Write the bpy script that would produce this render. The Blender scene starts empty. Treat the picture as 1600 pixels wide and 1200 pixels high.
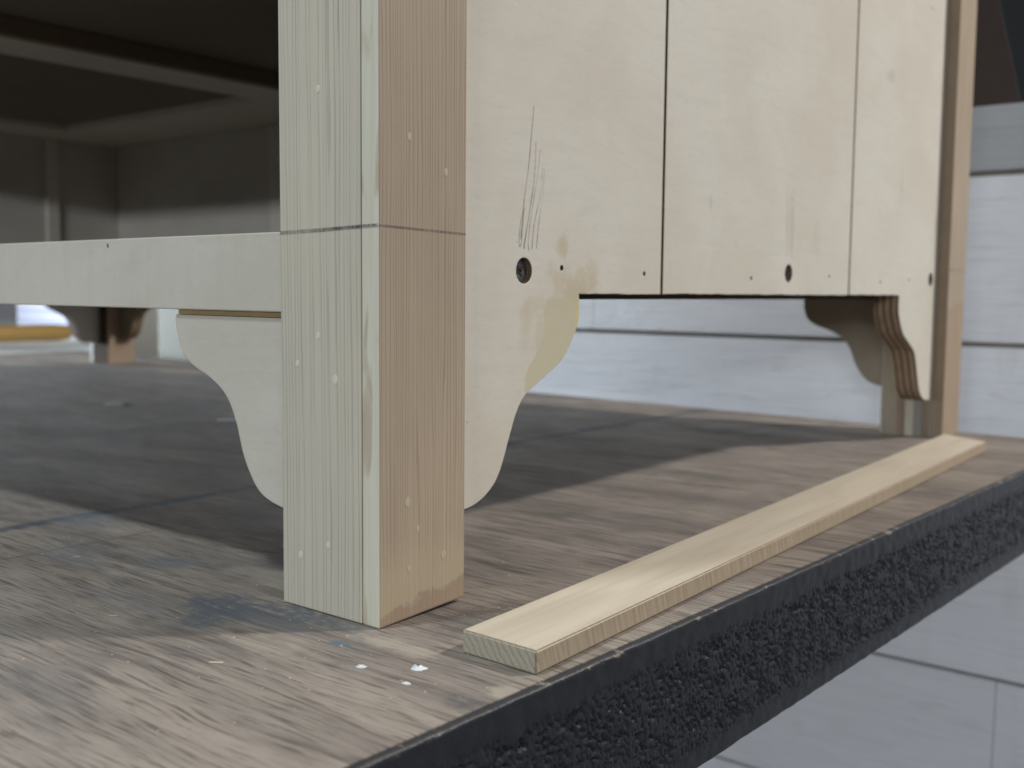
import bpy, bmesh, math, random
from mathutils import Vector, Matrix, noise
random.seed(7)
scene = bpy.context.scene
COL = scene.collection

# ------------------------------------------------------------------ camera
CAM = (0.25849, -0.25386, 0.11756)
FPX = 1655.6
cam_d = bpy.data.cameras.new("camera")
cam = bpy.data.objects.new("camera", cam_d); COL.objects.link(cam)
R0 = Vector((0.7838, 0.6210, 0.0089)); F0 = Vector((-0.6180, 0.7814, -0.0868)).normalized()
R0 = (R0 - F0 * R0.dot(F0)).normalized(); U0 = R0.cross(F0).normalized()
M = Matrix((R0, U0, -F0)).transposed().to_4x4()
M.translation = CAM
cam.matrix_world = M
cam_d.sensor_fit = 'HORIZONTAL'; cam_d.sensor_width = 36.0
cam_d.lens = FPX / 1600 * 36.0
cam_d.clip_start = 0.01; cam_d.clip_end = 60
cam_d.dof.use_dof = True
cam_d.dof.focus_distance = 0.385
cam_d.dof.aperture_fstop = 13.0
scene.camera = cam

# ------------------------------------------------------------------ world, lamps, exposure
w = bpy.data.worlds.new("World"); scene.world = w; w.use_nodes = True
bg = w.node_tree.nodes["Background"]
bg.inputs[0].default_value = (0.86, 0.89, 1.0, 1); bg.inputs[1].default_value = 0.14

def lamp(name, loc, target, sx, sy, power, color):
    d = bpy.data.lights.new(name, 'AREA'); d.shape = 'RECTANGLE'; d.size = sx; d.size_y = sy
    d.energy = power; d.color = color
    o = bpy.data.objects.new(name, d); COL.objects.link(o); o.location = loc
    o.rotation_euler = (Vector(target) - Vector(loc)).to_track_quat('-Z', 'Y').to_euler()
    return o
lamp("ceiling_lamp", (-0.30, -0.61, 1.85), (-0.2, -0.1, 0.1), 0.14, 0.14, 21, (0.86, 0.96, 1.0))
lamp("ceiling_lamp", (1.42, 1.45, 1.85), (-0.2, 0.5, 0.0), 0.14, 0.14, 57, (1.0, 0.955, 0.895))
lamp("shop_tube_lamp", (2.2, -6.4, 1.05), (0.1, 0.3, 0.15), 2.4, 0.22, 140, (0.88, 0.95, 1.0))
lamp("shop_tube_lamp", (3.8, -2.0, 0.95), (0.0, 0.5, 0.0), 1.6, 0.8, 14, (0.86, 0.93, 1.0))
lamp("wall_fill_lamp", (-4.7, 0.28, 0.28), (-0.3, 0.8, 0.05), 0.40, 0.24, 40, (0.78, 0.89, 1.0)).data.spread = math.radians(50)  # added lamp with a narrow beam, brightens the siding under the cabinet

scene.view_settings.view_transform = 'Standard'
scene.view_settings.look = 'None'
scene.view_settings.exposure = 0.0
scene.view_settings.gamma = 1.0

# ------------------------------------------------------------------ node helper
class NT:
    def __init__(s, name):
        s.m = bpy.data.materials.new(name); s.m.use_nodes = True
        s.t = s.m.node_tree; s.t.nodes.clear()
        s.out = s.t.nodes.new("ShaderNodeOutputMaterial")
        s.b = s.t.nodes.new("ShaderNodeBsdfPrincipled")
        s.t.links.new(s.b.outputs[0], s.out.inputs[0])
        s.tc = s.t.nodes.new("ShaderNodeTexCoord")
        s.obj = s.tc.outputs["Object"]
        s.sep = None
    def put(s, sock, v):
        if v is None: return
        if hasattr(v, "is_linked") or isinstance(v, bpy.types.NodeSocket): s.t.links.new(v, sock)
        elif isinstance(v, (tuple, list)) and len(v) == 3 and sock.type == 'RGBA': sock.default_value = (*v, 1)
        else: sock.default_value = v
    def xyz(s):
        if s.sep is None:
            n = s.t.nodes.new("ShaderNodeSeparateXYZ"); s.put(n.inputs[0], s.obj); s.sep = n.outputs
        return s.sep
    def math(s, op, a, b=0.0, c=0.0, clamp=False):
        n = s.t.nodes.new("ShaderNodeMath"); n.operation = op; n.use_clamp = clamp
        for i, v in enumerate((a, b, c)): s.put(n.inputs[i], v)
        return n.outputs[0]
    def add(s, a, b): return s.math('ADD', a, b)
    def mul(s, a, b): return s.math('MULTIPLY', a, b)
    def sub(s, a, b): return s.math('SUBTRACT', a, b)
    def comb(s, x, y, z):
        n = s.t.nodes.new("ShaderNodeCombineXYZ")
        for i, v in enumerate((x, y, z)): s.put(n.inputs[i], v)
        return n.outputs[0]
    def scale(s, sx, sy, sz, off=(0, 0, 0)):
        n = s.t.nodes.new("ShaderNodeMapping"); s.put(n.inputs[0], s.obj)
        n.inputs["Scale"].default_value = (sx, sy, sz); n.inputs["Location"].default_value = off
        return n.outputs[0]
    def noise(s, vec, sc=1.0, detail=3.0, rough=0.55, dist=0.0):
        n = s.t.nodes.new("ShaderNodeTexNoise"); s.put(n.inputs["Vector"], vec)
        n.inputs["Scale"].default_value = sc; n.inputs["Detail"].default_value = detail
        n.inputs["Roughness"].default_value = rough; n.inputs["Distortion"].default_value = dist
        return n.outputs[0]
    def voro(s, vec, sc=1.0):
        n = s.t.nodes.new("ShaderNodeTexVoronoi"); s.put(n.inputs["Vector"], vec); n.inputs["Scale"].default_value = sc
        return n.outputs[0]
    def ss(s, v, a, b):          # smoothstep-like ramp a..b -> 0..1
        n = s.t.nodes.new("ShaderNodeMapRange"); n.interpolation_type = 'SMOOTHSTEP'
        s.put(n.inputs[0], v); n.inputs[1].default_value = a; n.inputs[2].default_value = b
        n.inputs[3].default_value = 0; n.inputs[4].default_value = 1
        return n.outputs[0]
    def mix(s, f, a, b, mode='MIX'):
        n = s.t.nodes.new("ShaderNodeMix"); n.data_type = 'RGBA'; n.blend_type = mode
        s.put(n.inputs[0], f); s.put(n.inputs[6], a); s.put(n.inputs[7], b)
        return n.outputs[2]
    def bump(s, h, strength=0.3, dist=0.001):
        n = s.t.nodes.new("ShaderNodeBump"); n.inputs["Strength"].default_value = strength
        n.inputs["Distance"].default_value = dist; s.put(n.inputs["Height"], h)
        s.t.links.new(n.outputs[0], s.b.inputs["Normal"])
    def fin(s, col, rough=0.55, spec=0.35):
        s.put(s.b.inputs["Base Color"], col); s.put(s.b.inputs["Roughness"], rough)
        s.b.inputs["Specular IOR Level"].default_value = spec
        return s.m
    def blob(s, u, v, cu, cv, ru, rv, wob=None, a=1.0, b=0.6):
        du = s.mul(s.sub(u, cu), 1 / ru); dv = s.mul(s.sub(v, cv), 1 / rv)
        d = s.math('SQRT', s.add(s.mul(du, du), s.mul(dv, dv)))
        if wob is not None: d = s.add(d, wob)
        return s.ss(d, a, b)

def simple(name, col, rough=0.6, var=0.12, sc=40, spec=0.3, bump=0.0, metal=0.0):
    n = NT(name)
    f = n.noise(n.obj, sc, 4)
    dark = tuple(c * (1 - var) for c in col); light = tuple(min(1, c * (1 + var)) for c in col)
    c = n.mix(f, dark, light)
    if bump: n.bump(f, bump, 0.001)
    n.b.inputs["Metallic"].default_value = metal
    return n.fin(c, rough, spec)

# fir with fine vertical growth lines; axis 'x' or 'y' carries the lines
def fir(name, axis, freq, base, late, warm, strength, pale_bottom=False, vary=1.0):
    n = NT(name); X, Y, Z = n.xyz()
    a = X if axis == 'x' else Y
    warp = n.add(n.mul(n.sub(n.noise(n.scale(60, 60, 9), 1, 3), 0.5), 0.0026), n.mul(n.sub(n.noise(n.scale(9, 9, 4), 1, 2), 0.5), 0.004))
    u = n.add(a, warp)
    lf = n.mul(n.noise(n.comb(n.mul(a, 110), 3.1, n.mul(Z, 1.6)), 1, 3), 5.5 * vary)
    ph = n.add(n.mul(u, freq), lf)
    t = n.math('FRACT', ph)
    up = n.ss(t, 0.50, 0.95); dn = n.ss(t, 1.0, 0.94)
    line = n.mul(up, dn)
    amp = n.mul(n.add(0.15, n.mul(n.noise(n.comb(n.math('FLOOR', ph), 5.0, n.mul(Z, 3.0)), 1.7, 2), 1.1)), n.add(0.45, n.mul(n.ss(n.noise(n.scale(70, 70, 24, (4, 0, 0)), 1, 4), 0.3, 0.62), 0.6)))
    line = n.mul(n.mul(line, amp), strength)
    streak = n.noise(n.comb(n.mul(a, 420), 0.0, n.mul(Z, 14)), 1, 4, 0.6)
    blot = n.noise(n.scale(26, 26, 9), 1, 3)
    c = n.mix(n.ss(blot, 0.3, 0.72), base, warm)
    c = n.mix(n.mul(n.ss(streak, 0.42, 0.8), 0.28), c, tuple(x * 0.72 for x in base))
    c = n.mix(line, c, late)
    if pale_bottom:   # paste filler sanded over the lower part with a ragged lower border
        edge = n.add(n.add(n.mul(Y, 0.16), 0.0035), n.mul(n.sub(n.noise(n.scale(1, 160, 160), 1, 3), 0.5), 0.010))
        f = n.mul(n.ss(n.sub(Z, edge), 0.0, 0.0012), n.ss(Z, 0.034, 0.012))
        c = n.mix(n.mul(f, 0.42), c, (0.50, 0.42, 0.27))
        c = n.mix(n.mul(n.ss(n.sub(Z, edge), 0.0005, -0.001), 0.35), c, (0.30, 0.185, 0.11))
    n.bump(n.sub(n.mul(streak, 0.4), line), 0.35, 0.0006)
    return n.fin(c, 0.55, 0.3)

M_FIR_FRONT = fir("fir_front_grain", 'x', 400, (0.56, 0.525, 0.435), (0.25, 0.22, 0.175), (0.60, 0.55, 0.445), 0.62)
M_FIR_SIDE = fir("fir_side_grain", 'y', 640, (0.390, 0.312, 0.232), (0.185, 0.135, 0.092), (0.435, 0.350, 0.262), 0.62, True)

def sapwood():
    n = NT("pale_sapwood"); X, Y, Z = n.xyz()
    s1 = n.noise(n.comb(n.mul(X, 260), n.mul(Y, 260), n.mul(Z, 9)), 1, 4, 0.6)
    fl = n.noise(n.comb(n.mul(X, 130), n.mul(Y, 40), n.mul(Z, 22)), 1, 2, 0.5, 0.6)
    c = n.mix(n.ss(s1, 0.35, 0.7), (0.67, 0.655, 0.545), (0.60, 0.57, 0.45))
    c = n.mix(n.mul(n.ss(fl, 0.55, 0.66), 0.6), c, (0.40, 0.32, 0.21))
    n.bump(s1, 0.12, 0.0006)
    return n.fin(c, 0.5, 0.35)
M_SAP = sapwood()

def birch(name, base=(0.66, 0.625, 0.55), stains=False, grain='y', tint=(0.61, 0.56, 0.475)):
    n = NT(name); X, Y, Z = n.xyz()
    g = Y if grain == 'y' else X
    sw = n.noise(n.comb(n.mul(X, 8), n.mul(Y, 8), n.mul(Z, 16)), 1, 2)
    zz = n.add(Z, n.mul(sw, 0.030))
    ss = n.noise(n.comb(n.mul(g, 26), 2.0, n.mul(zz, 210)) if grain != 'up' else n.comb(n.mul(g, 150), 2.0, n.mul(zz, 14)), 1, 4, 0.6)
    big = n.noise(n.scale(11, 11, 14), 1, 3, 0.55, 0.4)
    fib = n.noise(n.comb(n.mul(g, 900), 0, n.mul(Z, 900)), 1, 2)
    c = n.mix(n.ss(big, 0.33, 0.7), base, tint)
    c = n.mix(n.mul(n.ss(ss, 0.42, 0.72), 0.26), c, tuple(x * 0.80 for x in base))
    fl = n.noise(n.comb(n.mul(g, 150), 6.0, n.mul(zz, 620)), 1, 3, 0.6)
    c = n.mix(n.mul(n.ss(fl, 0.52, 0.72), 0.20), c, tuple(x * 0.66 for x in base))
    c = n.mix(n.mul(n.ss(fl, 0.40, 0.28), 0.25), c, tuple(min(1, x * 1.22) for x in base))
    c = n.mix(n.mul(fib, 0.10), c, tuple(x * 0.70 for x in base))
    if stains:
        wob = n.mul(n.sub(n.noise(n.scale(120, 120, 120), 1, 4, 0.6), 0.5), 1.8)
        wob2 = n.mul(n.sub(n.noise(n.scale(55, 55, 55, (3, 1, 2)), 1, 2), 0.5), 0.9)
        # damp yellowish glue / filler smears round the near bracket
        for (cy, cz, ry, rz, k) in ((0.1300, 0.1190, 0.017, 0.011, 0.55), (0.1200, 0.1365, 0.0045, 0.006, 0.5),
                                    (0.1120, 0.1265, 0.005, 0.006, 0.3), (0.094, 0.104, 0.005, 0.012, 0.28), (0.100, 0.112, 0.009, 0.006, 0.22),
                                    (0.104, 0.099, 0.004, 0.010, 0.25), (0.143, 0.128, 0.006, 0.006, 0.3)):
            f = n.blob(Y, Z, cy, cz, ry * 1.1, rz * 1.1, wob, 1.1, 0.25)
            c = n.mix(n.mul(f, k), c, (0.46, 0.375, 0.215))
        # pale sanded filler patch with a hard, wavy border
        border = n.add(n.add(0.1005, n.mul(n.math('SINE', n.mul(Z, 210)), 0.0026)), n.mul(n.sub(Z, 0.09), 0.45))
        border = n.add(border, n.add(n.mul(wob2, 0.0040), n.mul(n.sub(n.noise(n.scale(260, 260, 260), 1, 3), 0.5), 0.0022)))
        f = n.mul(n.ss(n.sub(Y, border), -0.0006, 0.0007), n.mul(n.ss(Z, 0.0755, 0.0765), n.ss(Z, 0.1165, 0.1135)))
        f = n.mul(f, n.ss(Y, 0.2, 0.19))
        c = n.mix(n.mul(f, 0.85), c, n.mix(n.noise(n.scale(60, 60, 60), 1, 4), (0.50, 0.45, 0.31), (0.57, 0.52, 0.36)))
        # brighter yellow lip at the top corner of the patch
        f = n.blob(Y, Z, 0.1325, 0.107, 0.003, 0.007, wob, 1.0, 0.6)
        c = n.mix(n.mul(f, 0.7), c, (0.62, 0.53, 0.20))
        # small dark flecks
        for (cy, cz, ry, rz, k) in ((0.0575, 0.0665, 0.0005, 0.0008, 0.8), (0.518, 0.274, 0.012, 0.006, 0.22), (0.253, 0.165, 0.002, 0.006, 0.25),
                                    (0.55, 0.20, 0.006, 0.02, 0.12), (0.395, 0.152, 0.012, 0.012, 0.10)):
            f = n.blob(Y, Z, cy, cz, ry, rz, wob, 1.0, 0.3)
            c = n.mix(n.mul(f, k), c, (0.25, 0.20, 0.14))
    n.bump(n.add(n.mul(fib, 0.4), n.mul(ss, 0.6)), 0.10, 0.0005)
    return n.fin(c, 0.5, 0.35)
M_BIRCH = birch("birch_panel", stains=True)
M_BIRCH_RAIL = birch("birch_rail", base=(0.63, 0.60, 0.52), tint=(0.57, 0.54, 0.46), grain='x')
M_BIRCH_UP = birch("birch_upright_veneer", base=(0.64, 0.61, 0.53), tint=(0.56, 0.53, 0.45), grain="up")
M_BIRCH_IN = birch("birch_inside", base=(0.60, 0.56, 0.50), tint=(0.54, 0.50, 0.44), grain='x')

def ply_edge(axis):
    n = NT("plywood_edge_" + ("across" if axis == 0 else "along")); a = n.xyz()[axis]
    t = n.math('FRACT', n.mul(n.add(a, n.mul(n.noise(n.scale(70, 70, 70), 1, 2), 0.0008)), 1 / 0.0052))
    band = n.ss(n.math('ABSOLUTE', n.sub(t, 0.5)), 0.18, 0.28)
    nz = n.noise(n.scale(160, 160, 160), 1, 4)
    c = n.mix(band, (0.30, 0.215, 0.14), (0.125, 0.080, 0.05))
    c = n.mix(n.mul(n.ss(nz, 0.45, 0.75), 0.5), c, (0.13, 0.08, 0.05))
    n.bump(nz, 0.5, 0.001)
    return n.fin(c, 0.75, 0.2)
M_PLY_X = ply_edge(0); M_PLY_Y = ply_edge(1)

def table_mat():
    n = NT("worn_plywood_top"); X, Y, Z = n.xyz()
    wy = n.add(Y, n.mul(n.sub(n.noise(n.scale(9, 22, 1), 1, 2), 0.5), 0.010))
    fine = n.noise(n.comb(n.mul(X, 46), n.mul(wy, 780), 0), 1, 4, 0.62)
    mid = n.noise(n.comb(n.mul(X, 9), n.mul(wy, 190), 4.0), 1, 3, 0.6)
    big = n.noise(n.comb(n.mul(X, 7), n.mul(Y, 26), 1.0), 1, 4, 0.6)
    dirt = n.noise(n.scale(13, 19, 1, (2, 5, 0)), 1, 5, 0.62)
    c = n.mix(n.ss(big, 0.32, 0.68), (0.190, 0.163, 0.142), (0.315, 0.268, 0.226))
    c = n.mix(n.mul(n.ss(mid, 0.50, 0.63), n.add(0.18, n.mul(n.ss(n.noise(n.scale(16, 30, 1, (9, 1, 0)), 1, 3), 0.35, 0.65), 0.5))), c, (0.070, 0.056, 0.052))
    c = n.mix(n.mul(n.ss(fine, 0.49, 0.66), 0.72), c, (0.066, 0.052, 0.047))
    c = n.mix(n.mul(n.ss(fine, 0.47, 0.30), 0.35), c, (0.40, 0.345, 0.29))
    c = n.mix(n.mul(n.ss(dirt, 0.50, 0.72), 0.55), c, (0.105, 0.098, 0.098))
    # long stained board joint running towards the wall
    jw = n.mul(n.sub(n.noise(n.scale(120, 24, 1), 1, 4, 0.65), 0.5), 0.016)
    d = n.math('ABSOLUTE', n.add(n.sub(X, -0.2495), jw))
    joint = n.mul(n.ss(d, 0.0075, 0.002), n.ss(n.noise(n.scale(60, 90, 1, (7, 7, 0)), 1, 4), 0.30, 0.52))
    c = n.mix(n.mul(joint, 0.85), c, (0.058, 0.070, 0.092))
    d2 = n.math('ABSOLUTE', n.add(n.sub(X, -0.193), n.mul(jw, 0.35)))
    c = n.mix(n.mul(n.ss(d2, 0.0016, 0.0004), 0.55), c, (0.10, 0.065, 0.05))
    # blue grey paint and glue smears
    wob = n.mul(n.sub(n.noise(n.scale(75, 95, 1), 1, 4, 0.65), 0.5), 1.7)
    patch = n.ss(n.noise(n.scale(260, 330, 1), 1, 4, 0.65), 0.30, 0.56)
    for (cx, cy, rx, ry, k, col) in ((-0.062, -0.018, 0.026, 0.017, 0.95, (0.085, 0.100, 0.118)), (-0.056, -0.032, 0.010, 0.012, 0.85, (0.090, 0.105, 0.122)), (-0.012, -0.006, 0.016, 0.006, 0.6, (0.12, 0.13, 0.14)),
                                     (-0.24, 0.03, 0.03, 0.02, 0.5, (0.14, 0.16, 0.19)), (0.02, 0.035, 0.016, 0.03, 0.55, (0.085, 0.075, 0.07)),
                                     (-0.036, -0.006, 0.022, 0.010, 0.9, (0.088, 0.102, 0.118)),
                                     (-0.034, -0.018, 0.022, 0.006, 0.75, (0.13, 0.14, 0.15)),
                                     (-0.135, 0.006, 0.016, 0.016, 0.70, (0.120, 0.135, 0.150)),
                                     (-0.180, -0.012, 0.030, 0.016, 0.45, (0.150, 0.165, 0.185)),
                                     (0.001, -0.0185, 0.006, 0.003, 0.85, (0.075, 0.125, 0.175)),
                                     (-0.10, -0.035, 0.035, 0.012, 0.35, (0.15, 0.16, 0.175)),
                                     (-0.153, 0.58, 0.02, 0.05, 0.6, (0.08, 0.085, 0.095)),
                                     (0.045, 0.10, 0.012, 0.05, 0.45, (0.085, 0.09, 0.10)),
                                     (0.028, 0.22, 0.02, 0.04, 0.4, (0.095, 0.095, 0.10)),
                                     (0.066, -0.030, 0.010, 0.006, 0.6, (0.07, 0.07, 0.075))):
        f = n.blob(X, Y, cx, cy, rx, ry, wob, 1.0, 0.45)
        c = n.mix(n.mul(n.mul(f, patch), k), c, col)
    # bare pale wood rubbed beside the leg and by the strip
    for (cx, cy, rx, ry, k) in ((0.016, -0.008, 0.024, 0.007, 0.55), (0.071, -0.016, 0.010, 0.008, 0.65), (-0.08, 0.02, 0.04, 0.01, 0.35), (-0.02, -0.035, 0.03, 0.008, 0.35)):
        f = n.blob(X, Y, cx, cy, rx, ry, wob, 1.0, 0.4)
        c = n.mix(n.mul(f, k), c, (0.40, 0.35, 0.28))
    # dust
    dust = n.ss(n.noise(n.scale(700, 700, 1), 1, 2), 0.70, 0.78)
    c = n.mix(n.mul(dust, 0.5), c, (0.42, 0.40, 0.37))
    n.bump(n.add(n.mul(fine, -0.8), n.add(n.mul(mid, -0.6), n.mul(dust, 0.3))), 0.55, 0.0012)
    r = n.add(0.50, n.mul(n.ss(dirt, 0.35, 0.7), 0.2))
    return n.fin(c, r, 0.3)
M_TABLE = table_mat()

def black_edge():
    n = NT("rough_black_paint"); X, Y, Z = n.xyz()
    a = n.noise(n.scale(900, 900, 1100), 1, 4, 0.7); b = n.noise(n.scale(2200, 2200, 2200), 1, 2)
    c = n.mix(a, (0.012, 0.013, 0.017), (0.026, 0.028, 0.034))
    chip = n.mul(n.ss(Z, -0.0024, -0.0006), n.ss(n.noise(n.scale(40, 130, 260), 1, 4, 0.7), 0.58, 0.66))
    c = n.mix(chip, c, (0.27, 0.22, 0.17))
    n.bump(n.add(a, n.mul(b, 0.5)), 0.30, 0.0006)
    return n.fin(c, 0.42, 0.5)
M_BLACK = black_edge()

def strip_mat():
    n = NT("maple_strip"); X, Y, Z = n.xyz()   # Y along the strip
    g = n.noise(n.comb(n.mul(X, 300), n.mul(Y, 11), n.mul(Z, 120)), 1, 4, 0.6)
    h = n.noise(n.scale(70, 9, 40), 1, 3, 0.5, 0.5)
    c = n.mix(n.ss(h, 0.3, 0.7), (0.47, 0.405, 0.31), (0.55, 0.48, 0.375))
    c = n.mix(n.mul(n.ss(g, 0.45, 0.75), 0.35), c, (0.37, 0.30, 0.215))
    n.bump(g, 0.12, 0.0005)
    return n.fin(c, 0.5, 0.35)
def strip_side():
    n = NT("sawn_strip_side"); X, Y, Z = n.xyz()
    saw = n.noise(n.comb(0, n.mul(n.add(Y, n.mul(Z, 0.35)), 520), n.mul(Z, 30)), 1, 3, 0.6)
    g = n.noise(n.comb(n.mul(X, 40), n.mul(Y, 12), n.mul(Z, 500)), 1, 3)
    c = n.mix(n.ss(saw, 0.35, 0.68), (0.34, 0.275, 0.20), (0.45, 0.375, 0.28))
    c = n.mix(n.mul(g, 0.3), c, (0.36, 0.25, 0.15))
    n.bump(saw, 0.5, 0.0008)
    return n.fin(c, 0.6, 0.25)
def strip_end():
    n = NT("sawn_strip_end"); X, Y, Z = n.xyz()
    u = n.add(X, n.mul(Z, 0.75))
    t = n.math('FRACT', n.add(n.mul(u, 330), n.noise(n.scale(200, 1, 200), 1, 2)))
    ln = n.mul(n.ss(t, 0.4, 0.9), n.ss(t, 1.0, 0.92))
    f = n.noise(n.scale(900, 900, 900), 1, 3)
    c = n.mix(n.mul(ln, 0.45), (0.42, 0.385, 0.305), (0.24, 0.205, 0.15))
    c = n.mix(n.mul(f, 0.3), c, (0.27, 0.23, 0.17))
    n.bump(n.sub(f, ln), 0.4, 0.0006)
    return n.fin(c, 0.7, 0.2)
M_STRIP, M_STRIP_SIDE, M_STRIP_END = strip_mat(), strip_side(), strip_end()

def siding_mat(name="white_painted_siding", k0=1.0):
    n = NT(name); X, Y, Z = n.xyz()
    g = n.noise(n.comb(n.mul(X, 9), 0, n.mul(Z, 240)), 1, 5, 0.62)
    k = n.noise(n.comb(n.mul(X, 14), 1, n.mul(Z, 70)), 1, 4, 0.6, 1.6)
    d = n.noise(n.scale(3, 3, 5), 1, 4)
    c = n.mix(n.ss(d, 0.35, 0.75), tuple(k0 * q for q in (0.79, 0.795, 0.815)), tuple(k0 * q for q in (0.71, 0.71, 0.725)))
    c = n.mix(n.mul(n.ss(g, 0.46, 0.72), 0.32), c, tuple(k0 * q for q in (0.50, 0.51, 0.54)))
    st = n.noise(n.scale(26, 26, 5, (1, 4, 2)), 1, 4, 0.6)
    c = n.mix(n.mul(n.ss(st, 0.55, 0.75), 0.22), c, tuple(k0 * q for q in (0.50, 0.47, 0.43)))
    c = n.mix(n.mul(n.ss(k, 0.56, 0.72), 0.22), c, (0.45, 0.44, 0.43))
    n.bump(n.add(g, n.mul(k, 0.6)), 0.45, 0.003)
    return n.fin(c, 0.55, 0.3)
M_SIDING = siding_mat(); M_SIDING_SHADE = siding_mat("shade_toned_siding", 0.52)  # second siding copy: top board darkened to stand for shade on it
M_BROWN = simple("dark_brown_board", (0.075, 0.055, 0.044), 0.7, 0.15, 14)
M_BLACKBAR = simple("black_bar_paint", (0.010, 0.011, 0.012), 0.8, 0.2, 30)
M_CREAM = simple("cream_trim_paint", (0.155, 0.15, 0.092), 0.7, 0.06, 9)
M_GREYDOOR = simple("grey_door_paint", (0.52, 0.495, 0.46), 0.7, 0.06, 7)
M_DARK = simple("dark_backing", (0.05, 0.035, 0.022), 0.8, 0.2, 60)
M_GAP = simple("weathered_gap", (0.34, 0.30, 0.25), 0.8, 0.2, 60)
M_WHITE = simple("white_bench_paint", (0.74, 0.77, 0.77), 0.4, 0.05, 8)
M_PALEWALL = simple("pale_wall_paint", (0.34, 0.37, 0.30), 0.7, 0.05, 4)
M_YELLOW = simple("yellow_varnished_wood", (0.30, 0.185, 0.055), 0.4, 0.15, 24, spec=0.45)
M_SHEET = simple("blue_grey_sheet", (0.62, 0.66, 0.88), 0.6, 0.08, 30)
M_SHEET2 = simple("pale_sheet", (0.85, 0.80, 0.84), 0.6, 0.08, 30)
M_STEEL = simple("screw_steel", (0.34, 0.35, 0.37), 0.38, 0.15, 500, metal=1.0)
M_PUTTY = simple("putty_dot", (0.46, 0.405, 0.29), 0.6, 0.1, 600)
M_PUTTY_PALE = simple('pale_putty_dot', (0.66, 0.64, 0.52), 0.6, 0.1, 600)
M_HOLE = simple("bored_wood", (0.26, 0.165, 0.085), 0.8, 0.25, 500)
M_GLUE = simple("dried_white_glue", (0.66, 0.68, 0.70), 0.35, 0.05, 800)
def pencil_mat(name="pencil_graphite", lo=0.14, hi=0.42):
    n = NT(name); X, Y, Z = n.xyz()
    tr = n.t.nodes.new("ShaderNodeBsdfTransparent"); mx = n.t.nodes.new("ShaderNodeMixShader")
    f = n.noise(n.scale(1500, 1500, 420), 1, 3, 0.6)
    g = n.noise(n.scale(60, 60, 45), 1, 2)
    a = n.mul(n.add(0.45, n.mul(n.ss(f, 0.36, 0.60), 0.55)), n.add(lo, n.mul(n.ss(g, 0.35, 0.65), hi)))
    n.put(mx.inputs[0], a); n.t.links.new(tr.outputs[0], mx.inputs[1]); n.t.links.new(n.b.outputs[0], mx.inputs[2])
    n.t.links.new(mx.outputs[0], n.out.inputs[0])
    return n.fin((0.075, 0.075, 0.09), 0.5, 0.3)
M_PENCIL = pencil_mat(); M_PENCIL_BAND = pencil_mat('pencil_band', 0.30, 0.25)

# ------------------------------------------------------------------ mesh helpers
def link(name, me, mats, parent=None, loc=None):
    o = bpy.data.objects.new(name, me); COL.objects.link(o)
    for m in (mats if isinstance(mats, (list, tuple)) else [mats]): me.materials.append(m)
    if parent is not None: o.parent = parent
    if loc is not None: o.location = loc
    return o
def from_bm(name, bm, mats, parent=None, loc=None, smooth=False):
    me = bpy.data.meshes.new(name); bm.normal_update(); bm.to_mesh(me); bm.free()
    if smooth:
        for p in me.polygons: p.use_smooth = True
        me.set_sharp_from_angle(angle=math.radians(35))
    return link(name, me, mats, parent, loc)
def box(name, x0, x1, y0, y1, z0, z1, mats, parent=None, bev=0.0005, pick=None, loc=None, tweak=None):
    bm = bmesh.new(); bmesh.ops.create_cube(bm, size=1)
    for v in bm.verts:
        v.co = Vector((x0 + (v.co.x + .5) * (x1 - x0), y0 + (v.co.y + .5) * (y1 - y0), z0 + (v.co.z + .5) * (z1 - z0)))
        if tweak: tweak(v)
    if bev: bmesh.ops.bevel(bm, geom=bm.edges[:], offset=bev, segments=2, affect='EDGES', profile=0.5)
    bm.normal_update()
    if pick:
        for f in bm.faces: f.material_index = pick(f)
    return from_bm(name, bm, mats, parent, loc)
def slab(name, outline, holes, t0, t1, plane, mats, parent=None, bev=0.0004, edge_idx=1):
    """Extrude a 2-D outline. plane 'yz': (u,v)->(y,z), thickness along x from t0 to t1; 'xz': (u,v)->(x,z), thickness along y."""
    cu = bpy.data.curves.new("outline", 'CURVE'); cu.dimensions = '2D'; cu.fill_mode = 'BOTH'
    for loop in [outline] + list(holes):
        sp = cu.splines.new('POLY'); sp.points.add(len(loop) - 1); sp.use_cyclic_u = True
        for p, (a, b) in zip(sp.points, loop): p.co = (a, b, 0, 1)
    th = abs(t1 - t0); cu.extrude = th / 2 - bev; cu.bevel_depth = bev; cu.bevel_resolution = 1; cu.offset = -bev
    co = bpy.data.objects.new("outline", cu); COL.objects.link(co)
    bpy.context.view_layer.update()
    dg = bpy.context.evaluated_depsgraph_get()
    me = bpy.data.meshes.new_from_object(co.evaluated_get(dg))
    bpy.data.objects.remove(co); bpy.data.curves.remove(cu)
    mid = (t0 + t1) / 2
    bm = bmesh.new(); bm.from_mesh(me); bpy.data.meshes.remove(me)
    for v in bm.verts:
        a, b, c = v.co
        v.co = (mid + c, a, b) if plane == 'yz' else (a, mid + c, b)
    bmesh.ops.remove_doubles(bm, verts=bm.verts[:], dist=1e-6)
    bmesh.ops.recalc_face_normals(bm, faces=bm.faces[:])
    bm.normal_update()
    ax = 0 if plane == 'yz' else 1
    for f in bm.faces: f.material_index = 0 if abs(f.normal[ax]) > 0.5 else edge_idx
    for f in bm.faces: f.smooth = False
    me = bpy.data.meshes.new(name); bm.to_mesh(me); bm.free()
    return link(name, me, mats, parent)
def circle(cu, cv, r, n=24): return [(cu + r * math.cos(2 * math.pi * i / n), cv + r * math.sin(2 * math.pi * i / n)) for i in range(n)]
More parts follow.
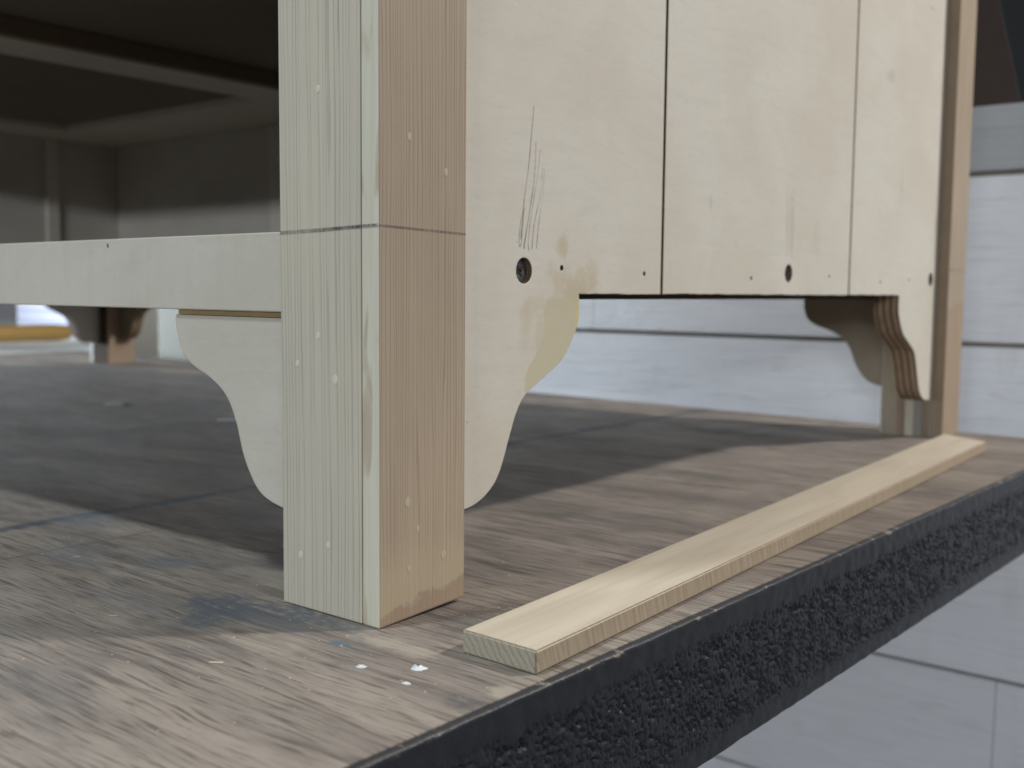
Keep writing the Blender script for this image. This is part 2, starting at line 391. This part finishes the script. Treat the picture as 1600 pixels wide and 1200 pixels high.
def spline(pts, n=6):
    out = []
    P = [pts[0]] + list(pts) + [pts[-1]]
    for i in range(1, len(P) - 2):
        p0, p1, p2, p3 = [Vector(q) for q in P[i - 1:i + 3]]
        for k in range(n):
            t = k / n
            out.append(tuple(0.5 * ((2 * p1) + (-p0 + p2) * t + (2 * p0 - 5 * p1 + 4 * p2 - p3) * t * t + (-p0 + 3 * p1 - 3 * p2 + p3) * t ** 3)))
    out.append(tuple(pts[-1])); return out
def lathe(name, prof, mats, parent=None, loc=None, seg=20, axis='x'):
    bm = bmesh.new(); rings = []
    for (t, r) in prof:
        ring = []
        for i in range(seg):
            a = 2 * math.pi * i / seg
            if axis == 'x': co = (t, r * math.cos(a), r * math.sin(a))
            elif axis == 'y': co = (r * math.cos(a), t, r * math.sin(a))
            else: co = (r * math.cos(a), r * math.sin(a), t)
            ring.append(bm.verts.new(co))
        rings.append(ring)
    for a, b in zip(rings, rings[1:]):
        for i in range(seg): bm.faces.new((a[i], a[(i + 1) % seg], b[(i + 1) % seg], b[i]))
    bm.faces.new(rings[0]); bm.faces.new(rings[-1])
    bmesh.ops.recalc_face_normals(bm, faces=bm.faces[:])
    return from_bm(name, bm, mats, parent, loc, smooth=True)
def thing(name, label, cat, loc=(0, 0, 0), rot=0.0, group=None):
    o = bpy.data.objects.new(name, None); COL.objects.link(o); o.location = loc; o.rotation_euler = (0, 0, rot)
    o.empty_display_size = 0.05
    return tag(o, label, cat, group)
def tag(o, label, cat, group=None):
    o["label"] = label; o["category"] = cat
    if group: o["group"] = group
    return o

# ------------------------------------------------------------------ workbench the cabinet stands on
bench = thing("workbench", "wide wooden workbench top with worn stained plywood and rough black painted edge", "workbench")
EX = lambda y: 0.0752 + 0.0318 * y + (0.00 if y < 0.5 else 0.0)     # right edge line
yB = lambda x: 0.7012 - 0.0625 * x
TH = 0.058
bm = bmesh.new()
xr0, xr1 = EX(-0.62), EX(0.70)
poly = [(-1.61, -0.62), (xr0 - 0.003, -0.62), (xr1 - 0.003, yB(xr1)), (-1.61, yB(-1.61))]
top = [bm.verts.new((x, y, 0)) for x, y in poly]; bot = [bm.verts.new((x, y, -TH)) for x, y in poly]
bm.faces.new(top); bm.faces.new(bot[::-1])
for i in range(4):
    j = (i + 1) % 4; bm.faces.new((top[i], bot[i], bot[j], top[j]))
bmesh.ops.recalc_face_normals(bm, faces=bm.faces[:])
from_bm("tabletop", bm, M_TABLE, bench)
# black, pitted edge band
def edge_band():
    bm = bmesh.new()
    ys = []; y = -0.62
    while y < -0.12: ys.append(y); y += 0.02
    while y < 0.12: ys.append(y); y += 0.0006
    while y < 0.35: ys.append(y); y += 0.0009
    while y < 0.60: ys.append(y); y += 0.0014
    while y < yB(EX(0.7)): ys.append(y); y += 0.003
    NZ = 76; rows = []
    for y in ys:
        row = []
        wav = 0.0005 * noise.noise((0, y * 60, 1.0)) + 0.0007 * noise.noise((0, y * 14, 4.0))
        for k in range(NZ + 1):
            t = k / NZ; z = -0.0004 - t * (TH + 0.0003)
            if k == 0: z += wav
            amp = min(max((t - 0.14) / 0.10, 0), 1) * min(max((0.90 - t) / 0.10, 0), 1)
            p = Vector((0, y * 560, z * 700))
            nn = noise.noise(p) * 0.55 + noise.noise(p * 2.3 + Vector((3, 1, 5))) * 0.45 + noise.noise(p * 0.23) * 0.35 - 0.05
            pit = min(1.0, max(0.0, nn) * 4.5) * 0.0013 * amp
            rnd = 0.0006 * max(0, (0.02 - t) / 0.02) ** 2 + 0.0008 * max(0, (t - 0.975) / 0.025) ** 2
            x = EX(y) + wav * 0.5 - pit - rnd + 0.0003 * noise.noise(p * 0.3)
            row.append(bm.verts.new((x, y, z)))
        top_in = bm.verts.new((EX(y) - 0.0031, y, -0.0004)); row.insert(0, top_in)
        rows.append(row)
    for a, b in zip(rows, rows[1:]):
        for i in range(len(a) - 1): bm.faces.new((a[i], a[i + 1], b[i + 1], b[i]))
    bmesh.ops.recalc_face_normals(bm, faces=bm.faces[:])
    o = from_bm("edge_band", bm, M_BLACK, bench, smooth=False)
    for p in o.data.polygons: p.use_smooth = True
    return o
edge_band()
# dried glue drips with little spikes, and stray chips stuck to the top
def glue(x, y, r, h, rot):
    bm = bmesh.new(); c = bm.verts.new((0, 0, h * 0.45)); ring = []; ring2 = []
    N = 14
    for i in range(N):
        a = 2 * math.pi * i / N; q = r * (0.75 + 0.5 * random.random())
        ring.append(bm.verts.new((q * 1.7 * math.cos(a), q * math.sin(a), 0.00005)))
        ring2.append(bm.verts.new((q * 0.9 * math.cos(a), q * 0.5 * math.sin(a), h * (0.25 + (0.9 if i % 3 == 0 else 0.15) * random.random()))))
    for i in range(N):
        j = (i + 1) % N
        bm.faces.new((ring[i], ring[j], ring2[j], ring2[i])); bm.faces.new((ring2[i], ring2[j], c))
    o = from_bm("glue_drip", bm, M_GLUE, bench, (x, y, 0)); o.rotation_euler = (0, 0, rot)
    return o
glue(0.0367, -0.0189, 0.0017, 0.0014, 0.65); glue(0.0217, -0.0292, 0.0011, 0.0010, 0.5)
glue(0.0423, -0.0304, 0.0010, 0.0005, -0.2)
for (x, y, L) in ((-0.5287, 0.3292, 0.0085), (-0.7203, 0.3349, 0.0095), (-0.1738, -0.0139, 0.0016), (-0.085, -0.05, 0.0015), (-0.016, -0.056, 0.0022), (-0.60, 0.30, 0.006),
                  (-0.30, 0.20, 0.003), (-0.235, 0.155, 0.003)):
    o = box("wood_chip", -L, L, -L * .3, L * .3, 0.0001, L * 0.12, M_GLUE if L > 0.0082 else M_STRIP, bench, bev=0, loc=(x, y, 0)); o.rotation_euler = (0, 0, 0.6)
# fine sawdust
bm = bmesh.new()
for i in range(800):
    x = random.uniform(-0.35, 0.07); y = random.uniform(-0.1, 0.45)
    if x > EX(y) - 0.006: continue
    s = random.uniform(0.00012, 0.0004); a = random.random() * 6.28
    vs = [bm.verts.new((x + s * k * math.cos(a + q), y + s * k * math.sin(a + q), zz)) for q, k, zz in ((0, 2, .00008), (1.9, 1, .00008), (4.0, 1.2, .00008))]
    tp = bm.verts.new((x, y, .00008 + s * 0.8))
    for i0 in range(3): bm.faces.new((vs[i0], vs[(i0 + 1) % 3], tp))
o = from_bm("sawdust", bm, M_STRIP, None); o["kind"] = "stuff"; tag(o, "fine pale sawdust specks scattered over the workbench top", "sawdust")

# ------------------------------------------------------------------ cabinet
cab = thing("cabinet", "unfinished pale wood cabinet on square corner legs with scrolled brackets", "cabinet")
W, D = -1.300, 0.688           # left face x, back face y
PA, PB = 0.0514, 0.045         # post front width, side width
H = 0.66; L0 = 0.643
def front_side_pick(f):
    return 1 if abs(f.normal.x) > 0.6 else 0
M_INNER_SHADE = simple("shade_toned_inner_wood", (0.24, 0.195, 0.142), 0.65, 0.2, 60)  # wood tone darkened to carry the shade on far leg and back brackets
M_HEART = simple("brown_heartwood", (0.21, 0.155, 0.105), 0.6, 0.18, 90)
def make_post(xo, y0, near=False, right=True, edging=0.0085, heart=False):
    s = 1 if right else -1
    x_out, x_in = (0.0, -PA) if right else (W, W + PA)
    e = x_out - s * edging
    xa, xb = sorted((x_in, e - s * 0.0002))
    def tw(v):
        if v.co.z < 0.001: v.co.z = 0.0002
    core = box("corner_post", xa, xb, y0, y0 + PB, 0.0, H, [M_INNER_SHADE if heart else M_FIR_FRONT, M_FIR_SIDE], cab, bev=0.0006, pick=front_side_pick, tweak=tw)
    xa, xb = sorted((e, x_out))
    def tw2(v):
        if v.co.z < 0.001: v.co.z = 0.0001 + (0.0017 if (v.co.y > y0 + 0.02 and near) else 0)
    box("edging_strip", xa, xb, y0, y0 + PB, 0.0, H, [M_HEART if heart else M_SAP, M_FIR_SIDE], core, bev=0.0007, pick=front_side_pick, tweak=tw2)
    return core
near_post = make_post(0, 0, near=True)
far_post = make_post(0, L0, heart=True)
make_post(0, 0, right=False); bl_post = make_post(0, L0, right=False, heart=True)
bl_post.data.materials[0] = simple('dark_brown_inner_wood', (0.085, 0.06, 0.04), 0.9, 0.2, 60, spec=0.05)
near_post["label"] = "near corner post with striped fir grain and putty dots"
# laminated strips showing on the far post's inner face
M_DULL = simple("grey_lamination", (0.20, 0.18, 0.155), 0.7, 0.1, 80); M_RED = simple("reddish_lamination", (0.20, 0.135, 0.095), 0.7, 0.15, 80); M_PALE = simple("pale_lamination", (0.36, 0.32, 0.25), 0.7, 0.1, 80)
for (xa, xb, m) in ((-0.0305, -0.0235, M_PALE), (-0.0225, -0.0170, M_DULL), (-0.0375, -0.0320, M_RED)):
    box("lamination", xa, xb, L0 - 0.0006, L0 + 0.004, 0.0004, 0.12, m, far_post, bev=0.0001)
# putty dots in nail holes
def dot(axis, a, z, r):
    prof = [(0, r), (0.00008, r * 0.98), (0.00016, r * 0.55)]
    bmn = lathe("putty_dot", prof, M_PUTTY if axis == "x" else M_PUTTY_PALE, near_post, (0.00002, a, z) if axis == 'x' else (a, -0.00002, z), 12, axis)
    if axis == 'y': bmn.scale = (1, -1, 1.25)
    else: bmn.scale = (1, 0.9, 1.2)
for (x, z, r) in ((-0.0299, .1876, .0011), (-0.0308, .1012, .0011), (-0.0421, .0908, .0010), (-0.0219, .0861, .0014), (-0.0261, .0259, .0011), (-0.0412, .0199, .0012)): dot('y', x, z, r)
for (y, z, r) in ((.0148, .1704, .0012), (.0337, .1601, .0013), (.0140, .0429, .0016), (.0192, .0325, .0010), (.0330, .0203, .0015), (.0149, .0188, .0013)): dot('x', y, z, r)
# pencil lines: flat strips lying 0.1 mm proud of the wood
def ribbon(name, pts, wd, plane, off, mats, parent):
    bm = bmesh.new(); prev = None
    for i, (a, b) in enumerate(pts):
        q = pts[min(i + 1, len(pts) - 1)]; p = pts[max(i - 1, 0)]
        t = Vector((q[0] - p[0], q[1] - p[1])).normalized(); nrm = Vector((-t.y, t.x)) * wd / 2
        mk = (lambda u, v: (off, u, v)) if plane == 'yz' else (lambda u, v: (u, off, v))
        pr = (bm.verts.new(mk(a + nrm.x, b + nrm.y)), bm.verts.new(mk(a - nrm.x, b - nrm.y)))
        if prev: bm.faces.new((prev[0], prev[1], pr[1], pr[0]))
        prev = pr
    return from_bm(name, bm, mats, parent)
ribbon("pencil_line", [(-PA, .1382), (-.03, .1386), (-.0086, .1393), (0, .1394)], .0014, 'xz', -0.0001, M_PENCIL_BAND, near_post)
ribbon("pencil_line", [(-.0225, .1389), (-.0086, .1394), (-.001, .1396)], .0007, 'xz', -0.00016, M_PENCIL, near_post)
ribbon("pencil_line", [(0, .1394), (.02, .1390), (.0448, .1385)], .0009, 'yz', 0.0001, M_PENCIL_BAND, near_post)
ribbon("pencil_line", [(L0, .1385), (L0 + PB, .1378)], .0009, 'yz', 0.0001, M_PENCIL, far_post)

# right side: three boarded planks with scroll cut ends
PX = -0.010; PT = 0.019; ZB = 0.1168
near_prof = spline([(0.1329, ZB), (0.1333, 0.109), (0.1312, 0.1015), (0.1214, 0.0888), (0.1052, 0.0800), (0.0945, 0.0745), (0.0890, 0.0680), (0.0846, 0.0588), (0.0777, 0.0437), (0.0696, 0.0362), (0.0590, 0.0325), (PB + 0.0002, 0.0322)])
far_prof = [(L0 - 0.0005 - (a - PB), b) for a, b in near_prof]
def bottom(a, b, z):            # ragged saw cut along the lower edge
    pts = []; n = int((b - a) / 0.004)
    for i in range(1, n):
        u = a + (b - a) * i / n
        pts.append((u, z + 0.00035 * noise.noise((u * 300, 0, 2)) + 0.0004 * noise.noise((u * 60, 0, 5))))
    return pts
G1, G2, GW = 0.2042, 0.4525, 0.0011
nail = lambda y, z, r=0.0011: [(a, b) for a, b in circle(y, z, r, 8)]
hole = lambda y, z: circle(y, z, 0.0053, 24)
p1 = [(PB + 0.0002, H), (PB + 0.0002, 0.0322)] + near_prof[::-1][1:] + bottom(0.1329, G1 - GW, ZB) + [(G1 - GW, ZB), (G1 - GW, H)]
slab("plank", p1, [hole(0.0930, 0.1262), nail(0.1196, 0.1279, .0012), nail(0.1876, 0.1267)], PX - PT, PX, 'yz', [M_BIRCH, M_PLY_X], cab)
p2 = [(G1 + GW, H), (G1 + GW, ZB)] + bottom(G1 + GW, G2 - GW, ZB + 0.0003) + [(G2 - GW, ZB + 0.0006), (G2 - GW, H)]
slab("plank", p2, [hole(0.3540, 0.1300), nail(0.3034, 0.1263), nail(0.4176, 0.1293, .001)], PX - PT, PX, 'yz', [M_BIRCH, M_PLY_X], cab)
p3 = [(G2 + GW, H), (G2 + GW, ZB + 0.0006)] + bottom(G2 + GW, far_prof[0][0], ZB + 0.0006) + far_prof + [(L0 - 0.0005, H)]
slab("plank", p3, [hole(0.6285, 0.1302), nail(0.5133, 0.1267), nail(0.575, 0.1293)], PX - PT, PX, 'yz', [M_BIRCH, M_PLY_X], cab)
box("panel_backing", PX - PT - 0.008, PX - PT - 0.0005, PB, L0, ZB - 0.0026, H, M_DARK, cab, bev=0)
# screws sunk in the bored holes
for (y, z) in ((0.0930, 0.1262), (0.3540, 0.1300), (0.6285, 0.1302)):
    s = lathe("screw", [(-0.012, 0.0018), (-0.0065, 0.0020), (-0.0030, 0.0049), (-0.0024, 0.0050), (-0.0021, 0.0044), (-0.0024, 0.0016), (-0.0046, 0.0011)], M_STEEL, cab, (PX, y, z), 20, 'x')
    for r in (0.5, 0.5 + math.pi / 2):
        c = box("cross_slot", -0.0046, -0.00212, -0.0027, 0.0027, -0.0005, 0.0005, M_DARK, s, bev=0); c.rotation_euler = (r, 0, 0)
    lathe("bore_lining", [(-0.0188, 0.0051), (-0.0186, 0.0051)], M_HOLE, s, None, 20, 'x')
# pencil strokes above the screws
def stroke(uv, wd=0.00055): ribbon("pencil_line", spline(uv, 4), wd, 'yz', PX + 0.0001, M_PENCIL, cab)
stroke([(0.0985, 0.1935), (0.0972, 0.1840), (0.0955, 0.170), (0.0925, 0.155), (0.0905, 0.139)], 0.0007)
stroke([(0.1000, 0.1790), (0.0993, 0.165), (0.0965, 0.152), (0.0925, 0.1352)], 0.0008)
stroke([(0.1030, 0.1765), (0.1012, 0.165), (0.0975, 0.150), (0.0955, 0.138), (0.0962, 0.1346)])
stroke([(0.1050, 0.1690), (0.1035, 0.158), (0.0995, 0.146), (0.0980, 0.1350)])
stroke([(0.1062, 0.1685), (0.1050, 0.157), (0.1025, 0.146), (0.1012, 0.1355)], 0.00045)
stroke([(0.0935, 0.152), (0.0905, 0.147), (0.0893, 0.1375), (0.0907, 0.1370), (0.0925, 0.150)], 0.0004)
for (y, za, zb) in ((0.3495, 0.181, 0.141), (0.3545, 0.178, 0.141), (0.3580, 0.1815, 0.139)): stroke([(y - .0004, za), (y, (za + zb) / 2), (y + .0008, zb)], 0.0006)
stroke([(0.634, 0.185), (0.6335, 0.165), (0.633, 0.145)], 0.001); stroke([(0.6375, 0.182), (0.637, 0.160), (0.6365, 0.147)], 0.0008)
stroke([(0.600, 0.338), (0.612, 0.3375)], 0.001)

# left side mirrored (seen from inside only)
def left_bracket():
    prof = [(PB + 0.0002, 0.0322)] + near_prof[::-1][1:]
    out = [(PB + 0.0002, H)] + prof + [(L0 - 0.0005 - (a - PB), b) for a, b in near_prof] + [(L0 - 0.0005, H)]
    slab("side_panel", out, [], W + 0.010, W + 0.029, 'yz', [M_BIRCH_IN, M_PLY_X], cab)
left_bracket()
# front: rail, brackets (and a filler lining the far inner corner)
box("corner_liner", W + 0.0516, W + 0.0531, L0 - 0.0005, 0.6634, 0.135, 0.60, M_BIRCH_IN, cab, bev=0)
RX0, RX1 = W + PA + 0.0003, -PA - 0.0003
box("front_rail", RX0, RX1, 0.0015, 0.0195, 0.1092, 0.1388, M_BIRCH_UP, cab, bev=0.0005)
box("rail_cleat", RX0, RX1, 0.0205, 0.045, 0.1096, 0.1330, M_HEART, cab, bev=0)
M_OLIVE = simple("gap_shade_brown", (0.34, 0.26, 0.13), 0.8, 0.2, 90)
for xa, xb in ((RX1 - 0.0696, RX1), (RX0, RX0 + 0.0696)):
    box("bracket_gap_shade", xa, xb, 0.0042, 0.040, 0.1071, 0.1091, M_OLIVE, cab, bev=0)  # added brown strip, colours in the shade of the gap above each bracket
fr = spline([(0.0700, 0.1070), (0.0698, 0.1015), (0.0665, 0.0925), (0.0595, 0.0870), (0.0470, 0.0820), (0.0372, 0.0757), (0.0312, 0.0660), (0.0262, 0.0520), (0.0190, 0.0415), (0.0115, 0.0370), (0.0, 0.0345)])
slab("front_bracket", [(RX1, 0.1070)] + [(RX1 - a, b) for a, b in fr], [], 0.003, 0.021, 'xz', [M_BIRCH_RAIL, M_PLY_Y], cab)
slab("front_bracket", [(RX0, 0.1070)] + [(RX0 + a, b) for a, b in fr], [], 0.003, 0.021, 'xz', [M_BIRCH_RAIL, M_PLY_Y], cab)
box("knot_mark", -0.1692, -0.1683, 0.00135, 0.002, 0.1352, 0.1368, M_DARK, cab, bev=0)
# back: panel with brackets
BY = 0.664
bk = [(a * 1.14, b + 0.003) for a, b in fr]
box("back_panel", RX0, RX1, BY, BY + 0.018, ZB, H, M_BIRCH_IN, cab, bev=0.0005)
for x0, sg in ((RX1, -1), (RX0, 1)):
    slab("back_bracket", [(x0, ZB - 0.0004)] + [(x0 + sg * a_, min(b_, ZB - 0.0004)) for a_, b_ in [(bk[0][0], ZB - 0.0004)] + bk], [], BY, BY + 0.018, 'xz', [M_INNER_SHADE, M_PLY_Y], cab)
# floor of the cabinet, framed divider above, top
box("floor_board", RX0, PX - PT - 0.009, 0.0455, BY - 0.0005, 0.1195, 0.1345, M_BIRCH_IN, cab, bev=0)
DZ = 0.3325
M_RAIL_IN = birch("birch_divider_rail", base=(0.70, 0.65, 0.57), tint=(0.64, 0.59, 0.51), grain="x")
M_PANEL_IN = simple("dark_divider_panel", (0.20, 0.165, 0.125), 0.7, 0.15, 12)
LX = W + 0.0535
box("side_liner", W + 0.0295, W + 0.0525, PB + 0.001, L0 - 0.001, 0.135, H, M_BIRCH_IN, cab, bev=0)
box("divider_front_rail", RX0, RX1, 0.002, 0.060, 0.3030, 0.350, M_BIRCH_IN, cab, bev=0.0005)
fr_parts = [("divider_back_rail", (LX, PX - PT - 0.009, 0.528, BY - 0.001)), ("divider_rail", (-0.735, -0.655, 0.0605, 0.5275)), ("divider_rail", (LX, -1.15, 0.0605, 0.5275)), ("divider_rail", (-0.15, PX - PT - 0.009, 0.0605, 0.5275))]
for nm, (xa, xb, ya, yb) in fr_parts: box(nm, xa, xb, ya, yb, DZ, DZ + 0.018, M_RAIL_IN, cab, bev=0.0008)
box("divider_panel", -1.1495, -0.7355, 0.0605, 0.5275, DZ + 0.008, DZ + 0.013, M_PANEL_IN, cab, bev=0)
box("divider_panel", -0.6545, -0.1505, 0.0605, 0.5275, DZ + 0.012, DZ + 0.016, M_PANEL_IN, cab, bev=0)
box("drawer_guide", -0.652, -0.640, 0.0605, 0.5275, DZ - 0.004, DZ + 0.0115, M_HEART, cab, bev=0.0005)
box("corner_cleat", W + 0.0528, W + 0.060, 0.548, 0.566, 0.135, DZ - 0.0005, M_RAIL_IN, cab, bev=0.0005)
box("corner_cleat", -0.872, -0.846, BY - 0.008, BY - 0.0005, 0.135, DZ - 0.0005, M_RAIL_IN, cab, bev=0.0005)
box("cabinet_top", W - 0.005, 0.005, -0.006, D + 0.002, H + 0.0005, H + 0.018, M_BIRCH, cab, bev=0.001)

# ------------------------------------------------------------------ loose strip of wood on the bench
def strip():
    A, B, C, Dd = Vector((.0373, .0008, 0)), Vector((.0685, -.0003, 0)), Vector((.047, .592, 0)), Vector((.009, .617, 0))
    h = 0.0078; bm = bmesh.new()
    ang = math.atan2((Dd - A).y, (Dd - A).x) - math.pi / 2
    Rz = Matrix.Rotation(-ang, 3, 'Z')
    loc = [Rz @ (q - A) for q in (A, B, C, Dd)]
    lo = [bm.verts.new((q.x, q.y, 0.0001)) for q in loc]; hi = [bm.verts.new((q.x, q.y, h)) for q in loc]
    bm.faces.new(hi); bm.faces.new(lo[::-1])
    for i in range(4):
        j = (i + 1) % 4; bm.faces.new((hi[i], lo[i], lo[j], hi[j]))
    bmesh.ops.recalc_face_normals(bm, faces=bm.faces[:])
    bmesh.ops.bevel(bm, geom=bm.edges[:], offset=0.0006, segments=2, affect='EDGES')
    bm.normal_update()
    for f in bm.faces: f.material_index = 0 if abs(f.normal.z) > 0.6 else (1 if abs(f.normal.x) > 0.6 else 2)
    o = from_bm("wood_strip", bm, [M_STRIP, M_STRIP_SIDE, M_STRIP_END], None, A); o.rotation_euler = (0, 0, ang)
    tag(o, "long flat strip of tan wood lying loose beside the cabinet near the bench edge", "wood strip")
strip()

# ------------------------------------------------------------------ lap siding wall behind
wall = thing("siding_wall", "white painted lap siding wall behind the workbench", "wall", (0, 0.839, 0))
wall["kind"] = "thing"
WY = 0.0; Z0 = 0.2375; E_ = 0.165
def siding(x0, x1, zb, zt, over=0.022, mat=None):
    # wedge board: thick butt at the bottom, thin at the top tucked behind the next one
    bm = bmesh.new()
    sec = [(0.0, zb), (0.005, zt - over), (0.0150, zt - over), (0.0150, zb + 0.006), (0.009, zb)]
    a = [bm.verts.new((x0, WY + y, z)) for y, z in sec]; b = [bm.verts.new((x1, WY + y, z)) for y, z in sec]
    for i in range(5):
        j = (i + 1) % 5; bm.faces.new((a[i], a[j], b[j], b[i]))
    bm.faces.new(a[::-1]); bm.faces.new(b)
    bmesh.ops.recalc_face_normals(bm, faces=bm.faces[:])
    bmesh.ops.bevel(bm, geom=[e for e in bm.edges if all(abs(v.co.y - WY) < 1e-5 for v in e.verts)], offset=0.0012, segments=2, affect='EDGES')
    return from_bm("siding_board", bm, mat or M_SIDING, wall)
XL, XR = -1.19, 0.36
rows = [(Z0, 0.300, [XL, -0.2, XR]), (Z0 - E_, Z0, [XL, -0.479, XR]), (Z0 - 2 * E_, Z0 - E_, [XL, -0.75, XR]), (Z0 - 3 * E_, Z0 - 2 * E_, [XL, -0.35, XR]),
        (Z0 - 4 * E_, Z0 - 3 * E_, [XL, 0.0043, XR]), (Z0 - 5 * E_, Z0 - 4 * E_, [XL, -0.4, XR])]
for i, (zb, zt, xs) in enumerate(rows):
    for xa, xb in zip(xs, xs[1:]): 
        sb = siding(xa + 0.0004, xb - 0.0004, zb, zt, 0.0 if i == 0 else 0.0052, M_SIDING_SHADE if i == 0 else None)
        if i == 0: sb["label"] = "narrow top board with shade put into its colour"
box("sheathing", XL, XR, 0.0152, 0.034, Z0 - 5 * E_, 0.297, M_GAP, wall, bev=0)
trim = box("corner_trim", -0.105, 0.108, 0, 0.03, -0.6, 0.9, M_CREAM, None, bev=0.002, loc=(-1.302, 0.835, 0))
tag(trim, "cream painted trim board at the end of the siding wall", "trim board")
door = thing("door", "grey painted door standing ajar beyond the cabinet's far leg", "door", (-1.53, 0.86, -0.58), math.radians(13))
box("door_leaf", -0.10, 0.105, 0.0, 0.035, 0, 1.45, M_GREYDOOR, door, bev=0.002)
box("door_edge", 0.1052, 0.120, 0.012, 0.035, 0, 1.45, M_DARK, door, bev=0)
# brown board above the siding and the black leaning bar
br = box("back_wall", -6, 2.2, 0, 0.02, 0.0, 2.6, M_BROWN, None, bev=0.0, loc=(0, 4.2, -0.7))
tag(br, "dark brown wall in shade far behind, above the white siding", "wall"); br["kind"] = "thing"
bar = box("black_bar", 0, 0.060, 0, 0.03, 0, 1.3, M_BLACKBAR, None, bev=0.0006, loc=(0.2105, 0.90, -0.60))
bar.rotation_euler = (0, -math.radians(13.8), 0)
tag(bar, "black painted bar leaning at a slant behind the white siding wall", "bar")

# ------------------------------------------------------------------ far left: white side bench with things on it
side = box("side_bench", -1.9, 0, -0.9, 1.1, -0.04, 0.0, M_WHITE, None, bev=0.003, loc=(-1.615, 0.7, -0.001))
tag(side, "white topped bench adjoining the far end of the workbench", "bench")
rod = lathe("wooden_rod", [(-0.9, 0.018), (-0.03, 0.0185), (-0.008, 0.0165), (0.0, 0.011)], M_YELLOW, None, (-2.0, 1.0, 0.0179), 24, 'y')
tag(rod, "round yellow wooden rod with a blunt end lying on the white bench", "rod")
st = thing("sheet_stack", "stack of blue grey sheets with a black end upright on the white bench", "stack", (-2.62, 1.5, -0.001))
for i in range(9):
    box("sheet", -0.32, 0.02, -0.15, 0.15, 0.001 + i * 0.0095, 0.0095 + i * 0.0095, M_SHEET if i % 3 else M_SHEET2, st, bev=0.0006)
box("end_upright", 0.022, 0.055, -0.15, 0.15, 0.0, 0.105, M_BLACKBAR, st, bev=0.001)
pw = box("pale_wall", -2.0, 0.12, 0, 0.03, -0.7, 0.9, M_PALEWALL, None, bev=0.0, loc=(-1.75, 1.85, 0))
tag(pw, "pale blurred wall at far left behind the yellow rod", "wall"); pw["kind"] = "thing"
